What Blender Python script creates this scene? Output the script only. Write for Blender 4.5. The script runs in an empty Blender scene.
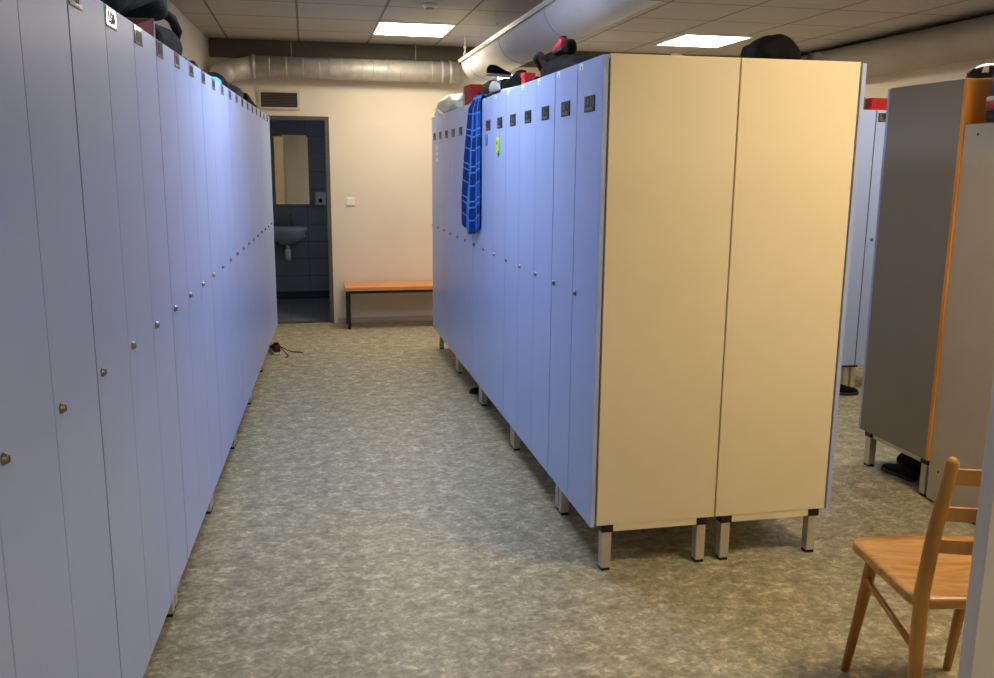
import bpy, bmesh, math, random
from mathutils import Vector, Matrix, noise as mnoise
random.seed(7)
SC = bpy.context.scene
COL = SC.collection
PI = math.pi

# ------------------------------------------------------------------ materials
def lin(c):
    def f(v):
        v /= 255.0
        return v/12.92 if v <= .04045 else ((v+.055)/1.055)**2.4
    return (f(c[0]), f(c[1]), f(c[2]), 1)

def mat(name, rgb, rough=.5, metal=0, var=.0, vscale=20, bump=0, bscale=60, spec=.5, coat=0):
    m = bpy.data.materials.new(name); m.use_nodes = True
    nt = m.node_tree; b = nt.nodes['Principled BSDF']
    b.inputs['Base Color'].default_value = lin(rgb)
    b.inputs['Roughness'].default_value = rough
    b.inputs['Metallic'].default_value = metal
    b.inputs['Specular IOR Level'].default_value = spec
    b.inputs['Coat Weight'].default_value = coat
    tc = nt.nodes.new('ShaderNodeTexCoord')
    if var:
        n = nt.nodes.new('ShaderNodeTexNoise'); n.inputs['Scale'].default_value = vscale; n.inputs['Detail'].default_value = 5
        nt.links.new(tc.outputs['Object'], n.inputs['Vector'])
        r = nt.nodes.new('ShaderNodeValToRGB')
        c = lin(rgb)
        r.color_ramp.elements[0].position = .3; r.color_ramp.elements[1].position = .7
        r.color_ramp.elements[0].color = tuple(max(0, v*(1-var)) for v in c[:3])+(1,)
        r.color_ramp.elements[1].color = tuple(min(1, v*(1+var)) for v in c[:3])+(1,)
        nt.links.new(n.outputs['Fac'], r.inputs['Fac']); nt.links.new(r.outputs['Color'], b.inputs['Base Color'])
    if bump:
        n = nt.nodes.new('ShaderNodeTexNoise'); n.inputs['Scale'].default_value = bscale; n.inputs['Detail'].default_value = 4
        nt.links.new(tc.outputs['Object'], n.inputs['Vector'])
        bp = nt.nodes.new('ShaderNodeBump'); bp.inputs['Strength'].default_value = bump; bp.inputs['Distance'].default_value = .01
        nt.links.new(n.outputs['Fac'], bp.inputs['Height']); nt.links.new(bp.outputs['Normal'], b.inputs['Normal'])
    return m

def emit(name, rgb, s):
    m = bpy.data.materials.new(name); m.use_nodes = True
    nt = m.node_tree; nt.nodes.clear()
    o = nt.nodes.new('ShaderNodeOutputMaterial'); e = nt.nodes.new('ShaderNodeEmission')
    e.inputs['Color'].default_value = lin(rgb); e.inputs['Strength'].default_value = s
    nt.links.new(e.outputs[0], o.inputs[0]); return m

def mat_floor():
    m = mat('marbled linoleum', (150,145,122), .34, spec=.4)
    nt = m.node_tree; b = nt.nodes['Principled BSDF']; L = nt.links.new
    tc = nt.nodes.new('ShaderNodeTexCoord')
    mp = nt.nodes.new('ShaderNodeMapping'); mp.inputs['Scale'].default_value = (1.0, 1.15, 1); L(tc.outputs['Object'], mp.inputs['Vector'])
    n0 = nt.nodes.new('ShaderNodeTexNoise'); n0.inputs['Scale'].default_value = 12; n0.inputs['Detail'].default_value = 3; L(mp.outputs[0], n0.inputs['Vector'])
    n1 = nt.nodes.new('ShaderNodeTexNoise'); n1.inputs['Scale'].default_value = 36; n1.inputs['Detail'].default_value = 6; n1.inputs['Roughness'].default_value = .68; n1.inputs['Distortion'].default_value = .8; L(mp.outputs[0], n1.inputs['Vector'])
    mx = nt.nodes.new('ShaderNodeMath'); mx.operation = 'MULTIPLY_ADD'; mx.inputs[1].default_value = .36
    L(n0.outputs['Fac'], mx.inputs[0])
    m2 = nt.nodes.new('ShaderNodeMath'); m2.operation = 'MULTIPLY'; m2.inputs[1].default_value = .7; L(n1.outputs['Fac'], m2.inputs[0]); L(m2.outputs[0], mx.inputs[2])
    r = nt.nodes.new('ShaderNodeValToRGB'); L(mx.outputs[0], r.inputs['Fac'])
    e = r.color_ramp.elements
    e[0].position = .34; e[0].color = lin((118,111,86)); e[1].position = .68; e[1].color = lin((222,213,178))
    k = e.new(.48); k.color = lin((152,144,114)); k = e.new(.57); k.color = lin((176,168,138))
    L(r.outputs['Color'], b.inputs['Base Color'])
    n3 = nt.nodes.new('ShaderNodeTexNoise'); n3.inputs['Scale'].default_value = 3; L(tc.outputs['Object'], n3.inputs['Vector'])
    rr = nt.nodes.new('ShaderNodeMapRange'); rr.inputs['To Min'].default_value = .33; rr.inputs['To Max'].default_value = .5; L(n3.outputs['Fac'], rr.inputs['Value']); L(rr.outputs[0], b.inputs['Roughness'])
    return m

def mat_grid(name, rgb, line, sx, sy, ox, oy, w, rough=.8, axes='XY', var=.04):
    """rectangular tile grid (pitch sx, sy; joint width w) in object space"""
    m = mat(name, rgb, rough, spec=.3); nt = m.node_tree; b = nt.nodes['Principled BSDF']; L = nt.links.new
    tc = nt.nodes.new('ShaderNodeTexCoord'); s = nt.nodes.new('ShaderNodeSeparateXYZ'); L(tc.outputs['Object'], s.inputs[0])
    outs = []
    for ax, p, o in ((axes[0], sx, ox), (axes[1], sy, oy)):
        a = nt.nodes.new('ShaderNodeMath'); a.operation = 'SUBTRACT'; a.inputs[1].default_value = o - w/2; L(s.outputs[ax], a.inputs[0])
        f = nt.nodes.new('ShaderNodeMath'); f.operation = 'FLOORED_MODULO'; f.inputs[1].default_value = p; L(a.outputs[0], f.inputs[0])
        l = nt.nodes.new('ShaderNodeMath'); l.operation = 'LESS_THAN'; l.inputs[1].default_value = w; L(f.outputs[0], l.inputs[0]); outs.append(l)
    mx = nt.nodes.new('ShaderNodeMath'); mx.operation = 'MAXIMUM'; L(outs[0].outputs[0], mx.inputs[0]); L(outs[1].outputs[0], mx.inputs[1])
    n = nt.nodes.new('ShaderNodeTexNoise'); n.inputs['Scale'].default_value = 2.5; n.inputs['Detail'].default_value = 6; L(tc.outputs['Object'], n.inputs['Vector'])
    r = nt.nodes.new('ShaderNodeValToRGB'); c = lin(rgb)
    r.color_ramp.elements[0].position = .35; r.color_ramp.elements[1].position = .65
    r.color_ramp.elements[0].color = tuple(v*(1-var) for v in c[:3])+(1,); r.color_ramp.elements[1].color = tuple(min(1, v*(1+var)) for v in c[:3])+(1,)
    L(n.outputs['Fac'], r.inputs['Fac'])
    mm = nt.nodes.new('ShaderNodeMix'); mm.data_type = 'RGBA'; L(mx.outputs[0], mm.inputs['Factor']); L(r.outputs['Color'], mm.inputs['A']); mm.inputs['B'].default_value = lin(line)
    L(mm.outputs['Result'], b.inputs['Base Color'])
    bp = nt.nodes.new('ShaderNodeBump'); bp.inputs['Strength'].default_value = .4; bp.inputs['Distance'].default_value = .004; bp.invert = True
    L(mx.outputs[0], bp.inputs['Height']); L(bp.outputs['Normal'], b.inputs['Normal'])
    return m

def mat_wood(name, c0, c1, rough=.35, scale=(3, 30, 30)):
    m = mat(name, c1, rough); nt = m.node_tree; b = nt.nodes['Principled BSDF']; L = nt.links.new
    tc = nt.nodes.new('ShaderNodeTexCoord'); mp = nt.nodes.new('ShaderNodeMapping'); mp.inputs['Scale'].default_value = scale
    L(tc.outputs['Object'], mp.inputs['Vector'])
    n = nt.nodes.new('ShaderNodeTexNoise'); n.inputs['Scale'].default_value = 1.6; n.inputs['Detail'].default_value = 7; n.inputs['Distortion'].default_value = .6; L(mp.outputs[0], n.inputs['Vector'])
    r = nt.nodes.new('ShaderNodeValToRGB'); r.color_ramp.elements[0].position = .3; r.color_ramp.elements[1].position = .68
    r.color_ramp.elements[0].color = lin(c0); r.color_ramp.elements[1].color = lin(c1)
    L(n.outputs['Fac'], r.inputs['Fac']); L(r.outputs['Color'], b.inputs['Base Color'])
    return m

def mat_plaid():
    m = mat('blue plaid cloth', (32,84,170), .85, spec=.2); nt = m.node_tree; b = nt.nodes['Principled BSDF']; L = nt.links.new
    uv = nt.nodes.new('ShaderNodeUVMap'); uv.uv_map = 'UVMap'; s = nt.nodes.new('ShaderNodeSeparateXYZ'); L(uv.outputs[0], s.inputs[0])
    def lines(sock, pitch, spec):
        f = nt.nodes.new('ShaderNodeMath'); f.operation = 'FLOORED_MODULO'; f.inputs[1].default_value = pitch; L(sock, f.inputs[0])
        acc = None
        for c, w in spec:
            a = nt.nodes.new('ShaderNodeMath'); a.operation = 'COMPARE'; a.inputs[1].default_value = c; a.inputs[2].default_value = w; L(f.outputs[0], a.inputs[0])
            if acc is None: acc = a
            else:
                q = nt.nodes.new('ShaderNodeMath'); q.operation = 'MAXIMUM'; L(acc.outputs[0], q.inputs[0]); L(a.outputs[0], q.inputs[1]); acc = q
        return acc
    hv = lines(s.outputs['Y'], .2, [(.03, .004), (.065, .004), (.14, .0035)])
    vv = lines(s.outputs['X'], .2, [(.05, .004), (.085, .004), (.16, .003)])
    dk = lines(s.outputs['X'], .2, [(.12, .03)])
    dh = lines(s.outputs['Y'], .2, [(.105, .025)])
    mx = nt.nodes.new('ShaderNodeMath'); mx.operation = 'MAXIMUM'; L(hv.outputs[0], mx.inputs[0]); L(vv.outputs[0], mx.inputs[1])
    d2 = nt.nodes.new('ShaderNodeMath'); d2.operation = 'MAXIMUM'; L(dk.outputs[0], d2.inputs[0]); L(dh.outputs[0], d2.inputs[1])
    m1 = nt.nodes.new('ShaderNodeMix'); m1.data_type = 'RGBA'; L(d2.outputs[0], m1.inputs['Factor']); m1.inputs['A'].default_value = lin((30,84,172)); m1.inputs['B'].default_value = lin((18,54,122))
    m2 = nt.nodes.new('ShaderNodeMix'); m2.data_type = 'RGBA'; L(mx.outputs[0], m2.inputs['Factor']); L(m1.outputs['Result'], m2.inputs['A']); m2.inputs['B'].default_value = lin((96,146,206))
    L(m2.outputs['Result'], b.inputs['Base Color'])
    return m

M = {}
M['blue'] = mat('pale blue laminate', (172,189,230), .36, var=.025, vscale=3)
M['greydoor'] = M['blue']
M['cream'] = mat('cream laminate', (240,226,188), .45, var=.02, vscale=4)
M['grey'] = mat('warm grey laminate', (134,127,114), .5, var=.03, vscale=5)
M['lowgrey'] = mat('light grey laminate', (190,178,156), .5, var=.03, vscale=5)
M['orange'] = mat_wood('orange beech board', (214,134,44), (230,156,66), .4, (12, 12, 2))
M['alu'] = mat('brushed aluminium', (212,204,188), .42, .55, var=.06, vscale=30)
M['black'] = mat('black plastic', (18,17,17), .45)
M['chrome'] = mat('worn nickel', (150,144,130), .35, 1)
M['platedk'] = mat('dark plate rim', (26,25,24), .4)
M['plate'] = mat('grey number plate', (96,96,84), .35)
M['plategl'] = mat('glossy pale number plate', (158,154,146), .12, .25)
M['digit'] = mat('black numeral', (14,14,14), .5)
M['sticker'] = mat('white sticker paper', (240,238,230), .6)
M['wall'] = mat('cream wall paint', (222,211,192), .75, var=.025, vscale=2, bump=.05, bscale=120)
M['wallgrey'] = mat('off white wall paint', (214,208,198), .75, var=.02, vscale=2)
M['ceil'] = mat_grid('mineral fibre ceiling tile', (180,177,172), (118,114,108), .635, .68, -.03, 7.46, .018)
M['floor'] = mat_floor()
M['galv'] = mat('galvanised steel', (196,192,184), .5, .35, var=.12, vscale=14)
M['textile'] = mat('grey white duct fabric', (206,204,206), .7, var=.03, vscale=6, bump=.15, bscale=9)
M['seam'] = mat('seam thread', (128,124,126), .8)
M['rail'] = mat('white aluminium rail', (214,206,188), .4)
M['ductgrey'] = mat('matt grey duct', (150,142,130), .6, .2, var=.06, vscale=5)
M['frame'] = mat('grey door frame paint', (84,77,70), .5)
M['door'] = mat('white door paint', (222,218,210), .45, var=.015, vscale=4)
M['bench'] = mat_wood('varnished beech seat', (205,130,66), (228,158,92), .35, (2, 30, 30))
M['chair'] = mat_wood('honey varnished beech', (156,102,36), (194,142,62), .3, (6, 6, 2))
M['seat'] = mat_wood('honey plywood seat', (164,110,46), (206,156,82), .32, (4, 22, 20))
M['tile'] = mat_grid('grey wall tile', (120,124,128), (86,88,90), 1.2, .2, 0, .07, .006, .25, 'XZ')
M['tiley'] = mat_grid('grey wall tile', (120,124,128), (86,88,90), 1.2, .2, 0, .07, .006, .25, 'YZ')
M['washfloor'] = mat_grid('grey washroom floor tile', (120,120,118), (80,80,80), .3, .3, .1, 9.0, .008, .3)
M['skirt'] = mat('dark tile skirting', (46,44,44), .4)
M['ceram'] = mat('white ceramic', (200,200,200), .12)
M['mirror'] = mat('mirror glass', (225,228,230), .03, 1)
M['white'] = mat('white plastic', (232,228,218), .4)
M['vent'] = mat('dark grey vent slats', (92,87,80), .6)
M['ventframe'] = mat('cream vent frame', (206,196,176), .5)
M['plaid'] = mat_plaid()
M['blackcloth'] = mat('black nylon', (9,9,9), .8, var=.3, vscale=15, bump=.5, bscale=30, spec=.2)
M['dkcloth'] = mat('charcoal cloth', (32,32,31), .9, var=.4, vscale=14, bump=.5, bscale=26, spec=.2)
M['khaki'] = mat('khaki grey cloth', (44,42,32), .95, var=.3, vscale=14, bump=.5, bscale=22, spec=.1)
M['greycloth'] = mat('mid grey cloth', (70,70,66), .9, var=.2, vscale=14, bump=.3, bscale=22)
M['red'] = mat('red cardboard', (176,28,32), .5, var=.05, vscale=8)
M['deepred'] = mat('deep red card', (128,16,22), .8, spec=.15)
M['redcloth'] = mat('red nylon', (196,24,44), .6)
M['redbox'] = mat('bright red card', (214,58,58), .5)
M['teal'] = mat('turquoise plastic', (70,205,205), .45)
M['greenbag'] = mat('pale green printed bag', (246,252,216), .45, var=.1, vscale=14, bump=.3, bscale=16)
M['whitebag'] = mat('white plastic bag', (246,246,238), .4, bump=.25, bscale=16)
M['lime'] = mat('lime green plastic', (196,240,50), .4)
M['paleblue'] = mat('pale blue tag', (110,135,190), .5)
M['darkred'] = mat('dark red suede', (84,26,28), .8, var=.2, vscale=25)
M['solew'] = mat('white rubber sole', (208,206,202), .6)
M['soled'] = mat('dark rubber sole', (34,33,34), .6)
M['navy'] = mat('navy nylon', (26,44,92), .6, bump=.25, bscale=18)
M['darknavy'] = mat('very dark navy nylon', (18,24,36), .65, bump=.25, bscale=18)
M['stripew'] = mat('white woven stripe', (206,196,184), .7)
M['striper'] = mat('red woven stripe', (160,44,60), .7)
M['brown'] = mat('dark brown leather', (84,66,44), .5, var=.2, vscale=18)
M['helmet'] = mat('glossy black shell', (24,20,22), .22)
M['yellow'] = mat('dull yellow foam', (176,160,84), .6)
M['lampw'] = emit('warm light diffuser', (255,230,194), 16)
M['lampfar'] = emit('dimmer warm diffuser', (255,240,216), 12)
M['lampn'] = emit('neutral light diffuser', (208,224,255), 15)
M['daylightdim'] = emit('dim overcast daylight', (190,214,255), 1.1)
M['shadedk'] = mat('dark brown grey upper wall shade', (92,84,74), .8)  # shade below the ceiling put into a dark colour
M['daylight'] = emit('overcast daylight', (190,214,255), 4.5)

# ------------------------------------------------------------------ mesh builder
class MB:
    def __init__(s): s.v = []; s.f = []; s.mi = []; s.sm = []; s.uv = None
    def add(s, vs, fs, mi=0, smooth=False):
        o = len(s.v); s.v += [tuple(v) for v in vs]
        for f in fs: s.f.append([i+o for i in f]); s.mi.append(mi); s.sm.append(smooth)
        return s
    def box(s, x0, x1, y0, y1, z0, z1, mi=0, bev=0):
        bm = bmesh.new(); bmesh.ops.create_cube(bm, size=1)
        for v in bm.verts: v.co = Vector(((x0+x1)/2+v.co.x*(x1-x0), (y0+y1)/2+v.co.y*(y1-y0), (z0+z1)/2+v.co.z*(z1-z0)))
        if bev: bmesh.ops.bevel(bm, geom=bm.edges[:], offset=bev, segments=2, profile=.5, affect='EDGES')
        return s.bm(bm, mi, False)
    def bm(s, bm, mi=0, smooth=False):
        bm.verts.ensure_lookup_table(); bm.verts.index_update()
        vs = [v.co.copy() for v in bm.verts]; fs = [[v.index for v in f.verts] for f in bm.faces]; bm.free()
        return s.add(vs, fs, mi, smooth)
    def rings(s, R, mi=0, smooth=True, cap=True, closed=False):
        n = len(R[0]); vs = [p for r in R for p in r]; fs = []
        K = len(R)
        for i in range(K if closed else K-1):
            a = i*n; b = ((i+1) % K)*n
            for j in range(n): fs.append([a+j, a+(j+1) % n, b+(j+1) % n, b+j])
        if cap and not closed:
            fs.append(list(range(n))[::-1]); fs.append([(K-1)*n+j for j in range(n)])
        return s.add(vs, fs, mi, smooth)
    def tube(s, pts, r, n=10, mi=0, cap=True, closed=False, smooth=True):
        pts = [Vector(p) for p in pts]; R = []
        rr = r if isinstance(r, (list, tuple)) else [r]*len(pts)
        up = None
        for i, p in enumerate(pts):
            if closed: t = pts[(i+1) % len(pts)]-pts[i-1]
            else: t = pts[min(i+1, len(pts)-1)]-pts[max(i-1, 0)]
            t.normalize()
            if up is None: up = Vector((0,0,1)) if abs(t.z) < .9 else Vector((1,0,0))
            a = t.cross(up).normalized(); b = a.cross(t).normalized(); up = b
            R.append([p+a*math.cos(2*PI*k/n)*rr[i]+b*math.sin(2*PI*k/n)*rr[i] for k in range(n)])
        return s.rings(R, mi, smooth, cap, closed)
    def bar(s, p0, p1, w, h, mi=0, w1=None, h1=None):
        """rectangular tapering bar between two points"""
        p0 = Vector(p0); p1 = Vector(p1); t = (p1-p0).normalized(); up = Vector((0,0,1)) if abs(t.z) < .9 else Vector((0,1,0))
        a = t.cross(up).normalized(); b = a.cross(t).normalized(); w1 = w if w1 is None else w1; h1 = h if h1 is None else h1
        def ring(p, w, h): return [p+a*w/2+b*h/2, p-a*w/2+b*h/2, p-a*w/2-b*h/2, p+a*w/2-b*h/2]
        return s.rings([ring(p0, w, h), ring(p1, w1, h1)], mi, False)
    def loft(s, secs, n=20, mi=0, amp=0, fr=8, e=2.6, axis='y', seed=0, flat=True):
        """soft body lofted along an axis; secs: (t, a0, a1, z0, z1), cross sections are superellipses, noise folds on the surface"""
        R = []
        for (t, a0, a1, z0, z1) in secs:
            ca, cz = (a0+a1)/2, (z0+z1)/2; ring = []
            for k in range(n):
                th = 2*PI*k/n; c, q = math.cos(th), math.sin(th)
                x = ca+(a1-a0)/2*math.copysign(abs(c)**(2/e), c); z = cz+(z1-z0)/2*math.copysign(abs(q)**(2/e), q)
                p = Vector((x, t, z)) if axis == 'y' else Vector((t, x, z))
                if amp:
                    d = amp*(mnoise.noise(p*fr+Vector((seed*3.1, seed, -seed)))+.5*mnoise.noise(p*fr*2.3+Vector((seed, 0, 7))))
                    o = Vector((c, 0, q)) if axis == 'y' else Vector((0, c, q))
                    p = p+o*d
                    if flat and p.z < z0: p.z = z0
                ring.append(p)
            R.append(ring)
        return s.rings(R, mi, True)
    def move(s, M4):
        s.v = [tuple(M4 @ Vector(v)) for v in s.v]; return s
    def build(s, name, mats, parent=None, label=None):
        me = bpy.data.meshes.new(name); me.from_pydata(s.v, [], s.f)
        for m in (mats if isinstance(mats, (list, tuple)) else [mats]): me.materials.append(M[m] if isinstance(m, str) else m)
        for p, i, sm in zip(me.polygons, s.mi, s.sm): p.material_index = i; p.use_smooth = sm
        bm = bmesh.new(); bm.from_mesh(me); bmesh.ops.recalc_face_normals(bm, faces=bm.faces); bm.to_mesh(me); bm.free()
        o = bpy.data.objects.new(name, me); COL.objects.link(o)
        if parent: o.parent = parent
        if label: o['label'] = label
        return o

def smoothsub(o, lv=1):
    md = o.modifiers.new('sub', 'SUBSURF'); md.levels = lv; md.render_levels = lv; return o

def tag(o, label, cat, group=None):
    o['label'] = label; o['category'] = cat
    if group: o['group'] = group
    return o
def thing(name, label, cat, loc=(0,0,0), rz=0, group=None):
    o = bpy.data.objects.new(name, None); COL.objects.link(o); o.location = loc; o.rotation_euler = (0,0,rz)
    o.empty_display_size = .1
    return tag(o, label, cat, group)
def struct(o): o['kind'] = 'structure'; return o
def copy_tree(o, parent=None):
    c = o.copy(); COL.objects.link(c)
    if parent: c.parent = parent
    for ch in list(o.children): copy_tree(ch, c)
    return c

def text_mesh(txt, h):
    """verts, faces of lettering of cap height h, centred at the origin in XZ, facing -y"""
    cu = bpy.data.curves.new('numeral', 'FONT'); cu.body = txt; cu.size = h/.7; cu.align_x = 'CENTER'; cu.extrude = .0006; cu.resolution_u = 2
    cu.offset = h*.055
    o = bpy.data.objects.new('numeral', cu); COL.objects.link(o)
    dg = bpy.context.evaluated_depsgraph_get(); dg.update()
    me = bpy.data.meshes.new_from_object(o.evaluated_get(dg))
    vs = [(v.co.x, -v.co.z, v.co.y-h/2) for v in me.vertices]; fs = [list(p.vertices) for p in me.polygons]
    bpy.data.objects.remove(o); bpy.data.curves.remove(cu); bpy.data.meshes.remove(me)
    return vs, fs

# ------------------------------------------------------------------ dimensions found from the photograph
W = .315
TOP = 1.943; BOT = .192
RX = 1.027; RY = 3.068                 # front of the doors of the middle row, its near end
YB = 8.875; H = 2.68
def LX(y): return -.452+.0349*(y-3)    # door plane of the left row
LROT = math.atan(.0349)

# ------------------------------------------------------------------ the setting
def slab(name, x0, x1, y0, y1, z0, z1, m): return struct(MB().box(x0, x1, y0, y1, z0, z1).build(name, m))
slab('floor', -1.6, 5.15, -2.3, 8.99, -.1, 0, 'floor')
slab('ceiling', -1.6, 5.15, -2.3, 8.99, H, H+.1, 'ceil')
# left wall runs parallel to the left lockers, two degrees off the axis
wl = MB()
def wx(y): return -.845+.032*(y-YB)
for a, b in ((-.1, 0),):
    vs = [(wx(-2.3)-.1, -2.3, 0), (wx(-2.3), -2.3, 0), (wx(9), 9, 0), (wx(9)-.1, 9, 0)]
    vs += [(x, y, H) for x, y, z in vs]
    wl.add(vs, [[0,1,2,3],[4,5,6,7],[0,1,5,4],[1,2,6,5],[2,3,7,6],[3,0,4,7]])
struct(wl.build('wall_left', 'wallgrey'))
slab('wall_right', 5.03, 5.15, -2.3, 8.99, 0, H, 'wall')
# back wall with the washroom doorway and a window
DX0, DX1, DZ = -.62, .20, 1.98
WX0, WX1, WZ0, WZ1 = 1.82, 2.12, 1.35, 2.47
xs = [-1.1, DX0, DX1, WX0, WX1, 5.1]; zs = [0, WZ0, DZ, WZ1, H]
hole = lambda i, k: (i == 1 and k < 2) or (i == 3 and 1 <= k < 3)
bw = MB(); vid = {}
for yi, yv in enumerate((YB, YB+.12)):
    for k, z in enumerate(zs):
        for i, x in enumerate(xs): vid[yi, k, i] = len(bw.v); bw.v.append((x, yv, z))
def face(*q): bw.f.append([vid[c] for c in q]); bw.mi.append(0); bw.sm.append(False)
solid = lambda i, k: 0 <= i < 5 and 0 <= k < 4 and not hole(i, k)
for k in range(4):
    for i in range(5):
        if not solid(i, k): continue
        for yi in (0, 1): face((yi,k,i), (yi,k,i+1), (yi,k+1,i+1), (yi,k+1,i))
        for di, dk, p, q in ((-1,0,(k,i),(k+1,i)), (1,0,(k,i+1),(k+1,i+1)), (0,-1,(k,i),(k,i+1)), (0,1,(k+1,i),(k+1,i+1))):
            if not solid(i+di, k+dk): face((0,)+p, (0,)+q, (1,)+q, (1,)+p)
struct(bw.build('wall_back', 'wall'))
slab('shade_band', wx(YB)+.01, 5.03, YB-.035, YB, 2.515, H, 'shadedk')  # added dark board, stands in for the shade along the wall top
slab('wall_front', -1.5, 5.1, -2.42, -2.3, 0, H, 'wallgrey')
slab('wall_entrance', 2.2, 2.5, 1.38, 1.50, 0, H, 'wallgrey')
slab('baseboard_back', DX1+.06, 5.03, YB-.012, YB, 0, .05, 'lowgrey')
slab('baseboard_right', 5.018, 5.03, 1.5, YB-.012, 0, .05, 'lowgrey')
# window in the back wall: frame, daylight behind the glass
w1 = struct(MB().box(WX0, WX1, YB+.05, YB+.07, WZ0, WZ1).build('window_1', 'daylight'))
fr = MB()
for x0, x1, z0, z1 in ((WX0, WX0+.05, WZ0, WZ1), (WX1-.05, WX1, WZ0, WZ1), (WX0+.05, WX1-.05, WZ0, WZ0+.05), (WX0+.05, WX1-.05, WZ1-.03, WZ1)):
    fr.box(x0, x1, YB-.01, YB+.05, z0, z1)
fr.build('window_frame', 'ventframe', w1)
# washroom doorway: steel frame
d1 = MB()
d1.box(DX1-.012, DX1+.026, YB-.015, YB+.135, 0, DZ+.022).box(DX0-.03, DX0+.035, YB-.015, YB+.135, 0, DZ+.022).box(DX0+.035, DX1-.012, YB-.015, YB+.135, DZ-.014, DZ+.022)
d1.box(DX0+.035, DX1-.012, YB+.03, YB+.09, 0, .012)
struct(d1.build('door_1', 'frame'))
# open white door leaf close to the camera at the right edge
d2 = struct(MB().box(1.345, 2.2, 1.462, 1.50, .01, 2.0, bev=.002).build('door_2', 'door'))
hd = MB(); hd.tube([(1.42, 1.46, 1.05), (1.42, 1.41, 1.05), (1.54, 1.41, 1.05)], .009, 8); hd.box(1.395, 1.445, 1.455, 1.463, .93, 1.1)
hd.build('door_handle', 'chrome', d2)
# washroom shell
WY = 10.6
slab('floor_washroom', -1.3, 1.4, YB+.115, WY+.1, -.1, 0, 'washfloor')
slab('ceiling_washroom', -1.3, 1.4, YB+.115, WY+.1, 2.45, 2.55, 'wallgrey')
slab('wall_washroom_back', -1.3, 1.4, WY, WY+.1, 0, 2.45, 'tile')
slab('wall_washroom_left', -1.3, -1.2, YB+.12, WY, 0, 2.45, 'tiley')
slab('wall_washroom_right', 1.3, 1.4, YB+.12, WY, 0, 2.45, 'tiley')
slab('wall_washroom_front', .235, 1.3, YB+.12, YB+.13, 0, 2.45, 'tile')
slab('baseboard_washroom', -1.2, 1.3, WY-.012, WY, 0, .09, 'skirt')
w2 = struct(MB().box(1.285, 1.295, 9.2, 9.9, 1.2, 2.0).build('window_2', 'daylightdim'))
f2 = MB()
for y0, y1, z0, z1 in ((9.15, 9.2, 1.15, 2.05), (9.9, 9.95, 1.15, 2.05), (9.2, 9.9, 1.15, 1.2), (9.2, 9.9, 2.0, 2.05)): f2.box(1.26, 1.3, y0, y1, z0, z1)
f2.build('window_frame', 'white', w2)

# ------------------------------------------------------------------ ceiling lights
def ceiling_light(x, y, label, m):
    t = thing('ceiling_light', label, 'ceiling light', (x, y, H), 0, None)
    f = MB()
    a, b = .3, .335
    f.box(-a-.015, a+.015, -b-.015, -b, -.012, -.001).box(-a-.015, a+.015, b, b+.015, -.012, -.001).box(-a-.015, -a, -b, b, -.012, -.001).box(a, a+.015, -b, b, -.012, -.001)
    f.build('frame', 'white', t)
    MB().box(-a, a, -b, b, -.010, -.001).build('diffuser', m, t)
    return t
ceiling_light(.915, 7.8, 'square glowing ceiling panel in front of the silver duct on the back wall', 'lampfar')
ceiling_light(3.53, 7.8, 'square glowing ceiling panel above the cream locker ends, right of the fabric duct', 'lampfar')
for x, y, m in ((.285, 4.4, 'lampn'), (3.53, 4.4, 'lampfar'), (2.45, 1.85, 'lampw'), (2.0, -.9, 'lampfar')):
    ceiling_light(x, y, 'ceiling panel out of the picture, %s' % {(.285,4.4): 'over the middle of the aisle', (3.53,4.4): 'over the grey lockers at the right', (2.0,-.9): 'behind the camera', (2.45,1.85): 'over the wooden chair'}[(x, y)], m)

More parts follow.
